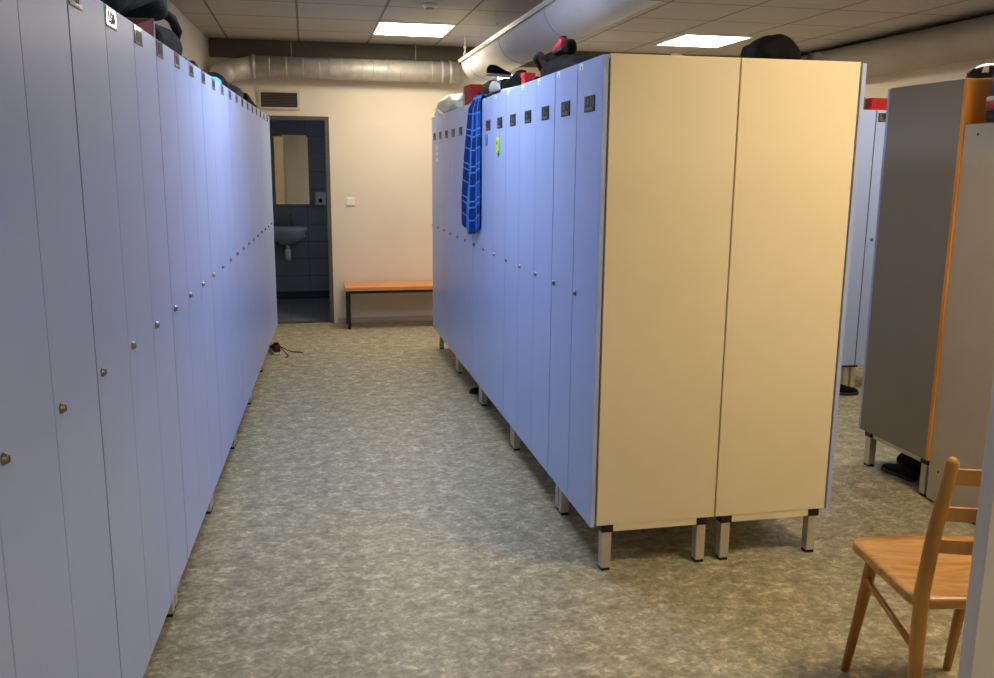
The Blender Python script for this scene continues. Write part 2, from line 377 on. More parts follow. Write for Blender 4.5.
# ------------------------------------------------------------------ lockers
def legs(t, L, D, y0, mcap='black'):
    for x in (.009, L-.049):
        for y in (y0+.03, D-.068):
            lg = MB().box(x, x+.04, y, y+.038, .012, BOT-.03, bev=.002).build('leg', 'alu', t)
            MB().box(x+.002, x+.038, y+.002, y+.036, 0, .013).build('foot', 'black', lg)
            MB().box(x-.004, x+.044, y-.004, y+.042, BOT-.03, BOT-.001).build('connector', 'black', lg)
def locker(label, loc, rz, n, D, nums, mbody='cream', plate='dark', mdoor='blue', group=None, top=TOP, stickers=(), doors=True, gaps=None, lockx=.045, strip0=True):
    """doors face local -y, local x runs left to right as one faces the doors; origin at floor below the left front corner"""
    t = thing('locker_cabinet', label, 'locker', loc, rz, group); L = n*W
    b = MB().box(.004, L-.004, .026, D, BOT, top-.001, bev=.0015)
    if plate != 'high': b.box(.006, L-.006, .096, D-.072, BOT-.028, BOT)
    # a slightly proud top board and bottom board as on the photographed end panels
    b.box(.0035, L-.0035, .0255, D+.001, top-.0205, top); b.build('body', mbody, t)
    legs(t, L, D, .022)
    for i in range(n):
        g = .0028 if gaps is None else gaps[i]
        x0, x1 = i*W+(g if i else .0035), (i+1)*W-(.0035 if i == n-1 else .0012)
        d = MB().box(x0, x1, 0, .018, BOT-.004, top-.004, bev=.0012).build('door', mdoor, t)
        gw = .0034 if i == 0 else g
        if gw > .003 and (i or strip0): MB().box(i*W, i*W+gw-.0002, .002, .0255, BOT, top-.006).build('gap_strip', 'black', t)
        k = MB()
        lx, lz = i*W+lockx, (1.063 if plate == 'dark' else 1.075)
        ring = lambda r, y: [(lx+r*math.cos(2*PI*a/14), y, lz+r*math.sin(2*PI*a/14)) for a in range(14)]
        k.rings([ring(.0115, .001), ring(.0115, -.003), ring(.009, -.005), ring(.009, -.008), ring(.007, -.0095)])
        k.box(lx-.0015, lx+.0015, -.0101, -.0093, lz-.006, lz+.006, 1); k.build('lock', ['chrome', 'black'], d)
        q = MB()
        if plate != 'pale':
            px, pz, pw, ph = (i*W+.165, 1.781, .122, .058) if plate == 'dark' else (i*W+.075, top-.05, .122, .058)
            q.box(px-pw/2, px+pw/2, -.0025, .0005, pz-ph/2, pz+ph/2, 0, .0008); q.box(px-pw/2+.008, px+pw/2-.008, -.0034, -.002, pz-ph/2+.005, pz+ph/2-.005, 1)
            q.tube([(px+pw/2-.016, -.0032, pz-ph/2+.011), (px+pw/2-.016, -.0044, pz-ph/2+.011)], .0055, 10, 2)
            vs, fs = text_mesh(str(nums[i]), .034)
            q.add([(x*1.45+px-.002, y-.0036, z+pz+.006) for x, y, z in vs], fs, 2)
            q.build('number_plate', ['platedk', 'plate', 'digit'], d)
        else:
            px, pz, pw, ph = i*W+.058, top-.032, .098, .05
            q.box(px-pw/2, px+pw/2, -.0022, .0005, pz-ph/2, pz+ph/2, 0, .0007); q.box(px-pw/2, px+pw/2, -.0028, -.0021, pz-ph/2, pz-ph/2+.005, 2)
            vs, fs = text_mesh(str(nums[i]), .026)
            q.add([(x*1.3+px, y-.0026, z+pz) for x, y, z in vs], fs, 1)
            q.build('number_plate', ['plategl', 'digit', 'platedk'], d)
        if i in stickers:
            sx = i*W+.05
            z = MB().box(sx-.022, sx+.022, -.001, .0005, top-.032, top-.008); z.tube([(sx+.004, -.0008, top-.024), (sx+.004, -.0018, top-.024)], .004, 8, 1)
            z.build('sticker', ['sticker', 'digit'], d)
    return t

ords = ['nearest the camera', 'second from the camera', 'third from the camera', 'fourth from the camera', 'fifth from the camera', 'sixth from the camera', 'farthest from the camera, beside the washroom doorway']
for u in range(7):
    k0 = -1+3*u; y = 1.532-.04+W*k0
    locker('pale blue three-door locker in the left row, '+ords[u], (LX(y), y, 0), PI/2-LROT, 3, .5, [147+k0+i for i in range(3)], plate='pale', lockx=.04, gaps=[.0045, .0016, .0016], group='blue lockers along the left wall')
# middle row facing the aisle: two doors at the near end, then four units of three
names = ['pale blue two-door locker cabinet with cream end panel, left half of the near end', 'pale blue locker cabinet in the middle row, just beyond the two-door end unit', 'pale blue locker cabinet in the middle row with the lime green tag on it', 'pale blue locker cabinet in the middle row with the plaid towel over it', 'pale blue locker cabinet in the middle row, farthest, next to the wooden bench']
y = RY; first = True; num = 131
for u in range(5):
    n = 2 if u == 0 else 3
    y1 = y+n*W
    nums = [num-n+1+i for i in range(n)]; num -= n
    locker(names[u], (RX, y1, 0), -PI/2, n, .514, nums, plate='dark', stickers=range(n) if u < 3 else (2,), gaps=[.0045, .0045, .0022] if u == 0 else [.0035, .0018, .0018], group='blue lockers of the middle row facing the aisle')
    y = y1
y = RY
back = ['right half of the near end, with cream end panel', 'behind the two-door end unit', 'in the hidden side behind the lime tag locker', 'in the hidden side behind the towel', 'in the hidden side nearest the back wall']
num = 101
for u in range(5):
    n = 2 if u == 0 else 3
    locker('pale blue locker cabinet facing right, '+back[u], (2.052, y, 0), PI/2, n, .504, [num+i for i in range(n)], plate='dark', strip0=u > 0, group='blue lockers of the middle row facing right')
    y += n*W; num += n
# grey tall locker at the right: doors on the far side, orange beech back towards the camera
AX = 2.85
t = thing('locker_cabinet', 'tall dark grey locker with orange wooden back, standing at the right', 'locker', (AX, 4.075, 0), 0)
MB().box(0, .945, -.535, -.020, BOT, 1.948, bev=.0015).build('body', 'grey', t)
MB().box(.0, .945, -.557, -.536, BOT, 1.948, bev=.001).build('back_panel', 'orange', t, 'orange beech back panel')
MB().box(.03, .92, -.52, -.06, BOT-.035, BOT).build('base_frame', 'alu', t)
for i in range(3):
    d = MB().box(i*W+.002, (i+1)*W-.002, -.017, 0, BOT-.004, 1.944).build('door', 'blue', t)
for x in (.02, .885):
    for yy in (-.045, -.49):
        lg = MB().box(x, x+.04, yy-.04, yy, .012, BOT-.03, bev=.002).build('leg', 'alu', t)
        MB().box(x+.002, x+.038, yy-.038, yy-.002, 0, .013).build('foot', 'black', lg); MB().box(x-.004, x+.044, yy-.044, yy+.004, BOT-.03, BOT-.001).build('connector', 'black', lg)
# low grey cabinet on the floor in front of it
t = thing('cabinet', 'lower light grey cabinet standing on the floor in front of the tall grey locker', 'cabinet', (2.857, 2.98, 0))
MB().box(0, .8, .018, .535, .012, 1.75, bev=.0015).build('body', 'lowgrey', t)
MB().box(.01, .79, .02, .53, 0, .013).build('plinth', 'black', t)
for i in range(2): MB().box(i*.4+.002, i*.4+.398, 0, .017, .02, 1.745).build('door', 'lowgrey', t)
for zz, yy in ((1.705, .45), (.16, .47)):
    MB().tube([(.0015, yy, zz), (-.002, yy, zz)], .005, 10).build('screw', 'black', t)
# blue lockers further back at the right
locker('pale blue locker cabinet at the far right, left one, half hidden behind the cream block', (3.76-2*W, 5.475, 0), 0, 2, .5, [88, 89], plate='high', gaps=[.004]*2)
locker('pale blue locker cabinet at the far right, half hidden behind the tall grey locker', (3.76, 5.475, 0), 0, 3, .5, [90, 91, 92], plate='high', gaps=[.004]*3)

# ------------------------------------------------------------------ ducts
# half round fabric duct hanging from rails
R0 = .178; DXc, DZc = 1.40+R0, 2.477
t = thing('fabric_duct', 'long grey white fabric air duct hanging below the ceiling over the middle lockers', 'air duct', (DXc, 0, DZc))
def half(y, r, wob=.02, n=26):
    o = []
    for k in range(n+1):
        a = PI+PI*k/n; rr = r*(1+wob*mnoise.noise(Vector((math.cos(a)*1.7, y*2.1, math.sin(a)*1.7)))*math.sin(PI*k/n))
        o.append((rr*math.cos(a), y, rr*math.sin(a)))
    return o+[(r*.6, y, .004), (0, y, .006), (-r*.6, y, .004)]
MB().rings([half(8.22, R0*.97), half(8.21, R0)]+[half(8.19-i*.1, R0) for i in range(77)]).build('duct', 'textile', t)
for j in range(6):
    MB().tube(half(7.9-j*1.29, R0+.0005)[:27], .0022, 6).build('seam', 'seam', t)
for sx in (-1, 1):
    x = sx*(R0+.004); MB().box(x-.016, x+.016, .6, 8.27, .002, .018).box(x-.012, x+.012, .6, 8.25, -.008, .001).build('rail', 'rail', t)
    for j in range(6):
        yv = 8.0-j*1.35
        c = MB(); z0 = .018; z1 = H-DZc
        c.tube([(x, yv, z0+.06), (x, yv, z1)], .003, 6)
        c.tube([(x+.011*math.cos(a*PI/5), yv, z0+.018+.018*math.sin(a*PI/5)) for a in range(10)], .003, 6, closed=True)
        c.tube([(x, yv+.009*math.cos(a*PI/5), z0+.05+.016*math.sin(a*PI/5)) for a in range(10)], .003, 6, closed=True)
        c.box(x-.012, x+.012, yv-.008, yv+.008, z0+.066, z0+.082)
        c.build('hanger', 'alu', t)
# galvanised duct along the back wall
t = thing('metal_duct', 'silver galvanised duct running along the top of the back wall', 'air duct', (0, 8.74, 2.43))
R1 = .097
def xr(x, r, n=28): return [(x, r*math.cos(2*PI*k/n), r*math.sin(2*PI*k/n)) for k in range(n)]
MB().rings([xr(-.45, R1), xr(1.46, R1)]).build('pipe', 'galv', t)
for x in [-.3, -.15, 0, .15, .25, .35, .45, .55, .65, .78, .9, 1.05, 1.2]:
    sm = MB().rings([xr(x-.006, R1), xr(x-.003, R1+.004), xr(x+.003, R1+.004), xr(x+.006, R1)], cap=False).build('seam', 'galv', t)
pts = []; 
for i in range(9):
    a = i/8*math.radians(80); pts.append((-.45-.24*math.sin(a), -.24*(1-math.cos(a)), -.08*i/8))
pts.append((pts[-1][0]-.02, pts[-1][1]-.12, -.11))
MB().tube(pts, R1, 24).build('elbow', 'galv', t)
MB().rings([xr(-.455, R1+.012), xr(-.425, R1+.012)]).build('collar', 'galv', t)
for x in (1.3, 1.38):
    MB().rings([xr(x-.012, R1+.012), xr(x+.012, R1+.012)]).build('collar', 'galv', t)
for x in (-.1, 1.05):
    MB().tube([(x, 0, R1), (x, 0, H-2.43)], .004, 6).build('hanger', 'alu', t)
# duct on the right wall
t = thing('wall_duct', 'dull grey round duct along the top of the right wall', 'air duct', (4.87, 0, 2.5))
MB().rings([[(.15*math.cos(2*PI*k/32), yv, .15*math.sin(2*PI*k/32)) for k in range(32)] for yv in (1.52, 8.86)]).build('pipe', 'ductgrey', t)

# smoke detector
t = thing('smoke_detector', 'small round white smoke detector on the ceiling', 'smoke detector', (.9, 6.6, H))
MB().rings([[(r*math.cos(2*PI*k/20), r*math.sin(2*PI*k/20), z) for k in range(20)] for r, z in ((.055, -.001), (.055, -.018), (.045, -.028))]).build('base', 'white', t)
MB().rings([[(r*math.cos(2*PI*k/20), r*math.sin(2*PI*k/20), z) for k in range(20)] for r, z in ((.034, -.028), (.034, -.042), (.024, -.048))]).build('sensor', 'lowgrey', t)

# vent grille
t = thing('vent_grille', 'black slatted ventilation grille in a cream frame above the doorway', 'vent', (-.227, YB, 2.147))
f = MB(); a, b = .189, .087
f.box(-a, a, -.02, -.001, b-.02, b).box(-a, a, -.02, -.001, -b, -b+.02).box(-a, -a+.022, -.02, -.001, -b+.02, b-.02).box(a-.022, a, -.02, -.001, -b+.02, b-.02)
f.build('frame', 'ventframe', t)
MB().box(-a+.02, a-.02, -.004, -.001, -b+.018, b-.018).build('backing', 'black', t)
s = MB()
for i in range(9):
    z = -b+.03+i*.0143; s.add([(-a+.022, -.016, z), (a-.022, -.016, z), (a-.022, -.005, z+.009), (-a+.022, -.005, z+.009), (-a+.022, -.015, z-.0015), (a-.022, -.015, z-.0015), (a-.022, -.004, z+.0075), (-a+.022, -.004, z+.0075)], [[0,1,2,3],[4,5,6,7],[0,1,5,4],[2,3,7,6]])
s.build('slats', 'vent', t)
# light switch
t = thing('light_switch', 'white light switch on the cream wall right of the doorway', 'light switch', (.413, YB, 1.2))
MB().box(-.041, .041, -.012, 0, -.041, .041, bev=.003).build('plate', 'white', t)
MB().box(-.028, .028, -.018, -.011, -.028, .028, bev=.002).build('rocker', 'white', t)

# ------------------------------------------------------------------ bench
t = thing('bench', 'low wooden bench with black metal legs against the back wall', 'bench', (.325, 8.42, 0))
for i in range(3): MB().box(0, 1.6, .002+i*.143, .14+i*.143, .379, .413, bev=.003).build('seat_plank', 'bench', t)
f = MB()
for yv in (.03, .38): f.box(.02, 1.58, yv, yv+.03, .35, .379)
f.box(.02, .05, .06, .38, .35, .379).box(1.55, 1.58, .06, .38, .35, .379); f.build('frame', 'black', t)
for x in (.02, 1.55):
    for yv in (.065, .38): MB().box(x, x+.03, yv, yv+.03, 0, .351).build('leg', 'black', t)

# ------------------------------------------------------------------ chair
t = thing('chair', 'honey coloured wooden chair with ladder back beside the open white door', 'chair', (1.752, 2.03, 0), math.radians(-10))
# seat outline, slightly narrower behind
s = MB(); out = []
def corner(cx, cy, r, a0): return [(cx+r*math.cos(math.radians(a0+a)), cy+r*math.sin(math.radians(a0+a))) for a in (0, 22, 45, 68, 90)]
out = corner(.15, .155, .055, 0)+corner(-.15, .155, .055, 90)+corner(-.15, -.145, .05, 180)+corner(.15, -.145, .05, 270)
zt = lambda x, y: .45-.012*max(0, 1-((x/.2)**2+((y+.03)/.2)**2))
Rr = [[(x*.97, y*.97, .418) for x, y in out], [(x, y, .424) for x, y in out], [(x, y, .444) for x, y in out], [(x*.985, y*.985, .45) for x, y in out]]
for q in (.85, .65, .45, .25, .08): Rr.append([(x*q, y*q, zt(x*q, y*q)) for x, y in out])
s.rings(Rr); s.build('seat', 'seat', t)
def tl(name, pts, rad): return MB().tube(pts, rad, 12).build(name, 'chair', t)
for sx in (-1, 1):
    tl('front_leg', [(.164*sx-.014, .205, 0), (.154*sx-.004, .158, .3), (sx*.15, .145, .422)], [.0125, .018, .019])
    tl('rear_leg', [(sx*.185, -.235, 0), (sx*.175, -.185, .3), (sx*.172, -.178, .46), (sx*.168, -.195, .62), (sx*.162, -.235, .84), (sx*.162, -.237, .85)], [.013, .019, .02, .019, .016, .010])
    tl('side_stretcher', [(sx*.163, .165, .34), (sx*.172, -.19, .29)], [.009, .0095])
def rung(z, y, h):
    b = MB(); R = []
    for i in range(9):
        x = -.165+i*.33/8; bow = -.02*(1-(x/.165)**2)
        R.append([(x, y+bow-.008, z-h/2), (x, y+bow+.008, z-h/2), (x, y+bow+.006, z+h/2), (x, y+bow-.006, z+h/2)])
    b.rings(R, smooth=False); return b.build('back_rung', 'chair', t)
rung(.80, -.226, .04); rung(.695, -.21, .036); rung(.602, -.196, .036)

# ------------------------------------------------------------------ soft things and footwear
def shoe(label, loc, rz, upper, sole, lining='blackcloth', sc=1.0, group=None, roll=0, laces=True, cat='shoe'):
    t = thing('shoe', label, cat, loc, rz, group); t.rotation_euler = (roll, 0, rz)
    S = [(-.138, .018, .02), (-.132, .03, .02), (-.09, .036, .02), (-.03, .034, .02), (.03, .041, .02), (.08, .046, .02), (.118, .038, .022), (.138, .018, .024)]
    so = MB().loft([(x*sc, -w*sc, w*sc, 0, .024*sc) for x, w, z in S], 16, e=3.2, axis='x').build('sole', sole, t)
    U = [(-.134, .022, .06), (-.128, .029, .085), (-.09, .034, .098), (-.045, .032, .096), (-.01, .034, .086), (.03, .038, .07), (.075, .042, .056), (.112, .034, .046), (.132, .015, .035)]
    up = MB().loft([(x*sc, -w*sc, w*sc, .016*sc, h*sc) for x, w, h in U], 18, e=2.4, axis='x', amp=.0025, fr=30).build('upper', upper, t)
    MB().loft([(-.118*sc, -.012*sc, .012*sc, .085*sc, .0965*sc), (-.1*sc, -.022*sc, .022*sc, .085*sc, .101*sc), (-.05*sc, -.02*sc, .02*sc, .085*sc, .099*sc), (-.03*sc, -.01*sc, .01*sc, .085*sc, .094*sc)], 12, axis='x', flat=False).build('collar', lining, t)
    if laces:
        l = MB()
        for i in range(4):
            x = (-.012+i*.02)*sc; z = (.09-i*.0085)*sc
            l.tube([(x, -.02*sc, z-.008*sc), (x+.004*sc, 0, z+.002*sc), (x, .02*sc, z-.008*sc)], .0028*sc, 6)
        l.build('laces', 'solew' if upper in ('blackcloth', 'dkcloth', 'darkred') else 'dkcloth', t)
    return t
def soft(name, label, cat, secs, m, loc, rz=0, amp=.02, fr=8, n=24, group=None, seed=1, axis='y', e=2.6):
    fine = []
    for p, q in zip(secs, secs[1:]):
        for k in range(3): fine.append(tuple(u+(w-u)*k/3 for u, w in zip(p, q)))
    secs = fine+[secs[-1]]
    o = MB().loft(secs, n, amp=amp, fr=fr, axis=axis, seed=seed, e=e).build(name, m)
    o.location = loc; o.rotation_euler = (0, 0, rz); smoothsub(o)
    return tag(o, label, cat, group)
def carton(label, loc, rz, sx, sy, sz, m, stripe=None):
    t = thing('cardboard_box', label, 'box', loc, rz)
    MB().box(-sx/2, sx/2, -sy/2, sy/2, 0, sz*.7, bev=.001).build('box', m, t)
    MB().box(-sx/2-.004, sx/2+.004, -sy/2-.004, sy/2+.004, sz*.62, sz, bev=.0015).build('lid', m, t)
    if stripe: MB().box(-sx/2-.0055, sx/2+.0055, sy/2-.03, sy/2+.0055, .002, sz+.001).build('edge_band', stripe, t)
    return t
ZT = TOP
# --- on the left row
t = thing('cardboard_box', 'dark red box squashed under the big black bag on the left lockers', 'box', (LX(3.12)-.19, 3.12, ZT), -LROT)
def wedge(y0, y1, h0, h1, x): return [(-x, y0, 0), (x, y0, 0), (x, y1, 0), (-x, y1, 0), (-x, y0, h0), (x, y0, h0), (x, y1, h1), (-x, y1, h1)]
QF = [[0,1,2,3],[4,5,6,7],[0,1,5,4],[1,2,6,5],[2,3,7,6],[3,0,4,7]]
MB().add(wedge(-.17, .17, .012, .084, .145), QF).build('box', 'deepred', t)
MB().add(wedge(.171, .195, .002, .09, .147), QF).build('edge_band', 'stripew', t, 'white edge band')
b = soft('sports_bag', 'big black bag lying over the dark red box on the left lockers', 'bag',
     [(-.72, -.10, .1, .02, .1), (-.7, -.14, .17, .0, .22), (-.5, -.16, .18, .0, .3), (-.3, -.16, .18, .005, .32), (-.24, -.16, .18, .03, .32), (-.1, -.16, .18, .062, .32), (.1, -.16, .17, .1, .32), (.3, -.15, .15, .155, .29), (.62, -.13, .12, .16, .26), (.72, -.1, .1, .165, .235), (.75, -.07, .07, .175, .215)], 'blackcloth', (LX(3.2)-.2, 3.2, ZT), -LROT, .006, 7, seed=3)
MB().tube([(.08, .70, .2), (.1, .8, .19), (.11, .86, .15), (.1, .85, .12)], .02, 10).build('strap', 'blackcloth', b)
soft('backpack', 'khaki grey bag under the far end of the big black bag on the left lockers', 'bag',
     [(-.29, -.08, .08, .0, .05), (-.27, -.12, .12, 0, .1), (-.05, -.13, .13, 0, .13), (.15, -.13, .13, 0, .135), (.26, -.12, .12, 0, .115), (.29, -.08, .08, .0, .05)], 'khaki', (LX(3.72)-.18, 3.72, ZT), -LROT, .014, 14, seed=8)
shoe('dark shoe lying by itself on the left lockers, nearer of two', (LX(4.4)-.11, 4.4, ZT), PI/2-.3, 'blackcloth', 'soled', sc=.8)
shoe('dark shoe on the left lockers, behind the turquoise pouch', (LX(4.78)-.15, 4.78, ZT), PI/2+.1, 'dkcloth', 'soled')
soft('pouch', 'small turquoise pouch on the edge of the left lockers', 'pouch', [(-.11, -.02, .02, 0, .015), (-.09, -.03, .03, 0, .03), (.09, -.03, .03, 0, .032), (.11, -.02, .02, 0, .015)], 'teal', (LX(4.78)-.045, 4.78, ZT), 0, .004, 14, seed=4)
soft('jacket', 'crumpled dark grey jacket heaped on the left lockers behind the turquoise pouch', 'jacket', [(-.45, -.12, .02, 0, .03), (-.4, -.16, .06, 0, .07), (-.1, -.17, .08, 0, .10), (.15, -.17, .08, 0, .125), (.4, -.15, .07, 0, .1), (.46, -.1, .03, .0, .04)], 'dkcloth', (LX(5.5)-.15, 5.48, ZT), 0, .03, 13, n=30, seed=6)
soft('gym_bag', 'mid grey bag on the left lockers beyond the dark jacket', 'bag', [(-.28, -.1, .06, 0, .04), (-.25, -.14, .09, 0, .09), (0, -.15, .1, 0, .13), (.22, -.14, .08, 0, .11), (.27, -.1, .05, 0, .04)], 'greycloth', (LX(6.3)-.15, 6.3, ZT), 0, .02, 8, seed=9)
shoe('black shoe just beyond the mid grey bag on the left lockers', (LX(6.78)-.08, 6.76, ZT), PI/2-.1, 'blackcloth', 'soled')
shoe('black shoe farthest along the left lockers', (LX(7.15)-.1, 7.15, ZT), PI/2-.2, 'blackcloth', 'soled')
# --- on the middle row
soft('plastic_bag', 'white and pale green plastic bag at the far end of the middle lockers', 'bag', [(-.54, -.1, .03, 0, .03), (-.5, -.145, .06, 0, .085), (-.2, -.15, .06, 0, .12), (.1, -.15, .06, 0, .13), (.3, -.15, .06, 0, .12), (.36, -.12, .04, 0, .04)], 'greenbag', (RX+.14, 6.76, ZT), 0, .03, 13, n=32, seed=5)
soft('paper_bag', 'white crumpled paper bag at the very end of the middle lockers, by the green bag', 'bag', [(-.13, -.1, .1, 0, .03), (-.12, -.14, .13, 0, .1), (.0, -.14, .13, 0, .08), (.12, -.13, .12, 0, .05), (.14, -.1, .1, 0, .02)], 'whitebag', (RX+.14, 7.30, ZT), 0, .01, 12, seed=15)
carton('upright red shoe box next to the green bag on the middle lockers', (RX+.075, 6.03, ZT), .06, .07, .2, .135, 'red', 'stripew')
soft('jacket', 'dark olive jacket heaped behind the red box on the middle lockers', 'jacket', [(-.46, -.1, .1, 0, .06), (-.42, -.14, .15, 0, .13), (-.2, -.14, .16, 0, .19), (.1, -.14, .16, 0, .235), (.38, -.14, .15, 0, .225), (.44, -.1, .1, 0, .08)], 'dkcloth', (RX+.38, 6.42, ZT), 0, .03, 12, n=32, seed=12)
soft('folded_clothes', 'flat folded grey clothes under the shoe pile on the middle lockers', 'clothes', [(-.28, -.12, .12, 0, .015), (-.27, -.15, .15, 0, .03), (0, -.155, .155, 0, .032), (.25, -.15, .15, 0, .03), (.26, -.12, .12, 0, .015)], 'greycloth', (RX+.23, 5.54, ZT), 0, .006, 14, seed=14, e=4)
pile = [('black trainer with white sole, nearest of the shoe pile on the middle lockers', 4.80, .085, 0, PI/2+.12, 'blackcloth', 'solew', 1.05),
        ('black trainer with white sole just right of the plaid towel', 5.10, .1, 0, PI/2-.25, 'blackcloth', 'solew', .9),
        ('white trainer on the folded clothes straight behind the plaid towel', 5.46, .145, .036, -PI/2+.2, 'whitebag', 'soled', .92),
        ('black trainer second row of the shoe pile, behind the white trainer', 5.5, .30, .036, PI/2+.1, 'blackcloth', 'soled', .9),
        ('dark grey trainer second row of the shoe pile, right end', 5.0, .25, 0, PI/2-.1, 'dkcloth', 'solew', .95),
        ('black shoe lying on top of the olive jacket', 6.55, .37, .246, .5, 'blackcloth', 'solew', .8),
        ('pale grey trainer between the red box and the plaid towel', 5.745, .055, 0, PI/2+.05, 'greycloth', 'solew', .62)]
for lb, yv, dx, dz, rz, u, so, q in pile: shoe(lb, (RX+dx, yv, ZT+dz), rz, u, so, group='shoe pile on the middle lockers', sc=q)
bb = soft('sports_bag', 'black bag on the middle lockers with a red shoe on it', 'bag', [(-.4, -.09, .09, .0, .025), (-.37, -.12, .13, 0, .05), (-.2, -.135, .14, 0, .1), (.05, -.14, .14, 0, .13), (.25, -.13, .13, 0, .145), (.36, -.12, .12, 0, .13), (.39, -.09, .09, 0, .06)], 'blackcloth', (RX+.26, 4.16, ZT), 0, .014, 11, seed=21)
MB().tube([(-.1, .24, .12), (-.13, .3, .16), (-.13, .4, .15), (-.1, .38, .09)], .012, 8).build('handle', 'dkcloth', bb)
shoe('red and black shoe lying on the black bag', (RX+.2, 4.33, ZT+.148), PI/2-.1, 'redcloth', 'soled', sc=.72)
soft('knit_cap', 'small black knitted cap on the black bag, right of the red shoe', 'cap', [(-.03, -.012, .012, .0, .03), (-.024, -.026, .026, 0, .055), (0, -.03, .03, 0, .07), (.024, -.026, .026, 0, .055), (.03, -.012, .012, 0, .03)], 'blackcloth', (RX+.2, 4.17, ZT+.128), 0, .006, 14, seed=23)
carton('small bright red box left of the black bag on the middle lockers', (RX+.055, 4.40, ZT), .1, .05, .05, .06, 'redbox')
soft('sports_bag', 'black rounded bag on the right half of the cream locker block', 'bag', [(-.105, -.05, .03, .0, .04), (-.1, -.09, .06, .0, .075), (-.06, -.1, .08, .0, .1), (.0, -.1, .1, .0, .12), (.05, -.1, .09, .0, .105), (.085, -.08, .06, .0, .06), (.1, -.04, .04, 0, .03)], 'blackcloth', (1.785, 3.31, ZT), 0, .014, 22, n=30, seed=31, axis='x')
shoe('grey shoe with white stripes right of the black rounded bag', (1.955, 3.235, ZT), .5, 'greycloth', 'solew', sc=.5)
shoe('small white shoe lying flat on the left half of the cream locker block', (1.475, 3.42, ZT), .2, 'solew', 'solew', 'solew', sc=.5, laces=False)
shoe('small dark shoe right of the white shoe on the cream locker block', (1.63, 3.6, ZT), .1, 'blackcloth', 'soled', sc=.55, laces=False)
# --- on the right-hand lockers
carton('flat red box on the far right blue lockers', (3.99, 5.72, ZT), 0, .42, .3, .085, 'red')
o = soft('ball_bag', 'dark brown round bag left of the flat red box on the far right lockers', 'bag', [(-.1, -.05, .05, 0, .06), (-.09, -.08, .08, 0, .1), (0, -.1, .1, 0, .135), (.07, -.09, .09, 0, .11), (.1, -.05, .05, 0, .06)], 'brown', (3.65, 5.64, ZT), 0, .008, 12, seed=41, axis='x')
t = thing('helmet', 'black cycling helmet with a white patch on the tall grey locker', 'helmet', (3.10, 3.70, 1.948), .5)
t.scale = (.72, .72, .72)
hm = MB(); R = []
for i in range(9):
    a = i/8*PI/2; R.append([(.105*math.cos(a)*math.cos(2*PI*k/24), .135*math.cos(a)*math.sin(2*PI*k/24), .022+.1*math.sin(a)) for k in range(24)])
R[-1] = [(.004*math.cos(2*PI*k/24), .004*math.sin(2*PI*k/24), .122) for k in range(24)]
hm.rings(R).build('shell', 'helmet', t)
MB().rings([[(r*.105*math.cos(2*PI*k/24), r*.135*math.sin(2*PI*k/24), z) for k in range(24)] for r, z in ((.9, 0), (1.0, .004), (1.0, .024), (.94, .028))]).build('rim', 'yellow', t, 'dull yellow rim')
def hp(az, el, r=1.02): return (r*.105*math.cos(el)*math.cos(az), r*.135*math.cos(el)*math.sin(az), .022+r*.1*math.sin(el))
for az0, mtl, nm in ((3.3, 'stripew', 'patch'), (2.3, 'soled', 'vent'), (4.1, 'soled', 'vent'), (4.9, 'stripew', 'patch')):
    p = MB(); R = [[hp(az0-.16, .35+i*.12), hp(az0+.16, .35+i*.12), hp(az0+.15, .35+i*.12, 1.06), hp(az0-.15, .35+i*.12, 1.06)] for i in range(5)]
    p.rings(R, smooth=False).build(nm, mtl, t)
t = thing('sports_bag', 'navy blue bag with white and red stripes on the low grey cabinet', 'bag', (3.042, 3.2, 1.75), 0)
MB().loft([(-.235, -.1, .1, .0, .1), (-.225, -.13, .13, .0, .3), (0, -.14, .14, 0, .36), (.25, -.14, .14, 0, .36), (.46, -.13, .13, 0, .3), (.48, -.09, .09, .0, .1)], 28, axis='x', amp=.01, fr=8, e=4, seed=51).build('body', 'navy', t)
for z0, z1, mt, g in ((0, .05, 'darknavy', .004), (.05, .085, 'striper', .006), (.085, .105, 'stripew', .006)):
    MB().loft([(-.2405-g, -.125, .125, z0, z1), (-.23-g, -.137-g, .137+g, z0, z1), (0, -.145-g, .145+g, z0, z1), (.25, -.145-g, .145+g, z0, z1), (.47+g, -.137-g, .137+g, z0, z1)], 28, axis='x', e=8).build('stripe' if z0 else 'bottom', mt, t)
# --- on the floor
ls = shoe('dark red shoe with loose laces at the foot of the left lockers', (-.30, 7.53, 0), PI/2+.15, 'darkred', 'solew', sc=.95)
MB().tube([(.02, -.03, .05), (.02, -.09, .012), (-.05, -.13, .004), (-.08, -.19, .004), (-.12, -.21, .004)], .0035, 6).build('lace', 'dkcloth', ls)
MB().tube([(-.04, -.04, .045), (-.1, -.07, .006), (-.2, -.08, .004), (-.26, -.05, .004)], .0035, 6).build('lace', 'dkcloth', ls)
shoe('dark slipper under the middle lockers with its toe on the aisle', (1.16, 5.86, 0), PI-.3, 'blackcloth', 'soled', laces=False, sc=.75)
soft('bag', 'flat black bag lying on the floor under the tall grey locker', 'bag', [(-.2, -.08, .08, 0, .05), (-.18, -.14, .14, 0, .1), (0, -.15, .16, 0, .12), (.14, -.14, .14, 0, .1), (.17, -.08, .08, 0, .05)], 'blackcloth', (3.13, 3.8, 0), 0, .012, 12, seed=61)
shoe('dark slipper in front of the black bag under the tall grey locker', (2.945, 3.84, 0), PI/2+.1, 'dkcloth', 'soled', laces=False, sc=.8)
shoe('black shoe at the foot of the far right blue lockers', (3.60, 5.395, 0), -.1, 'blackcloth', 'soled', laces=False)

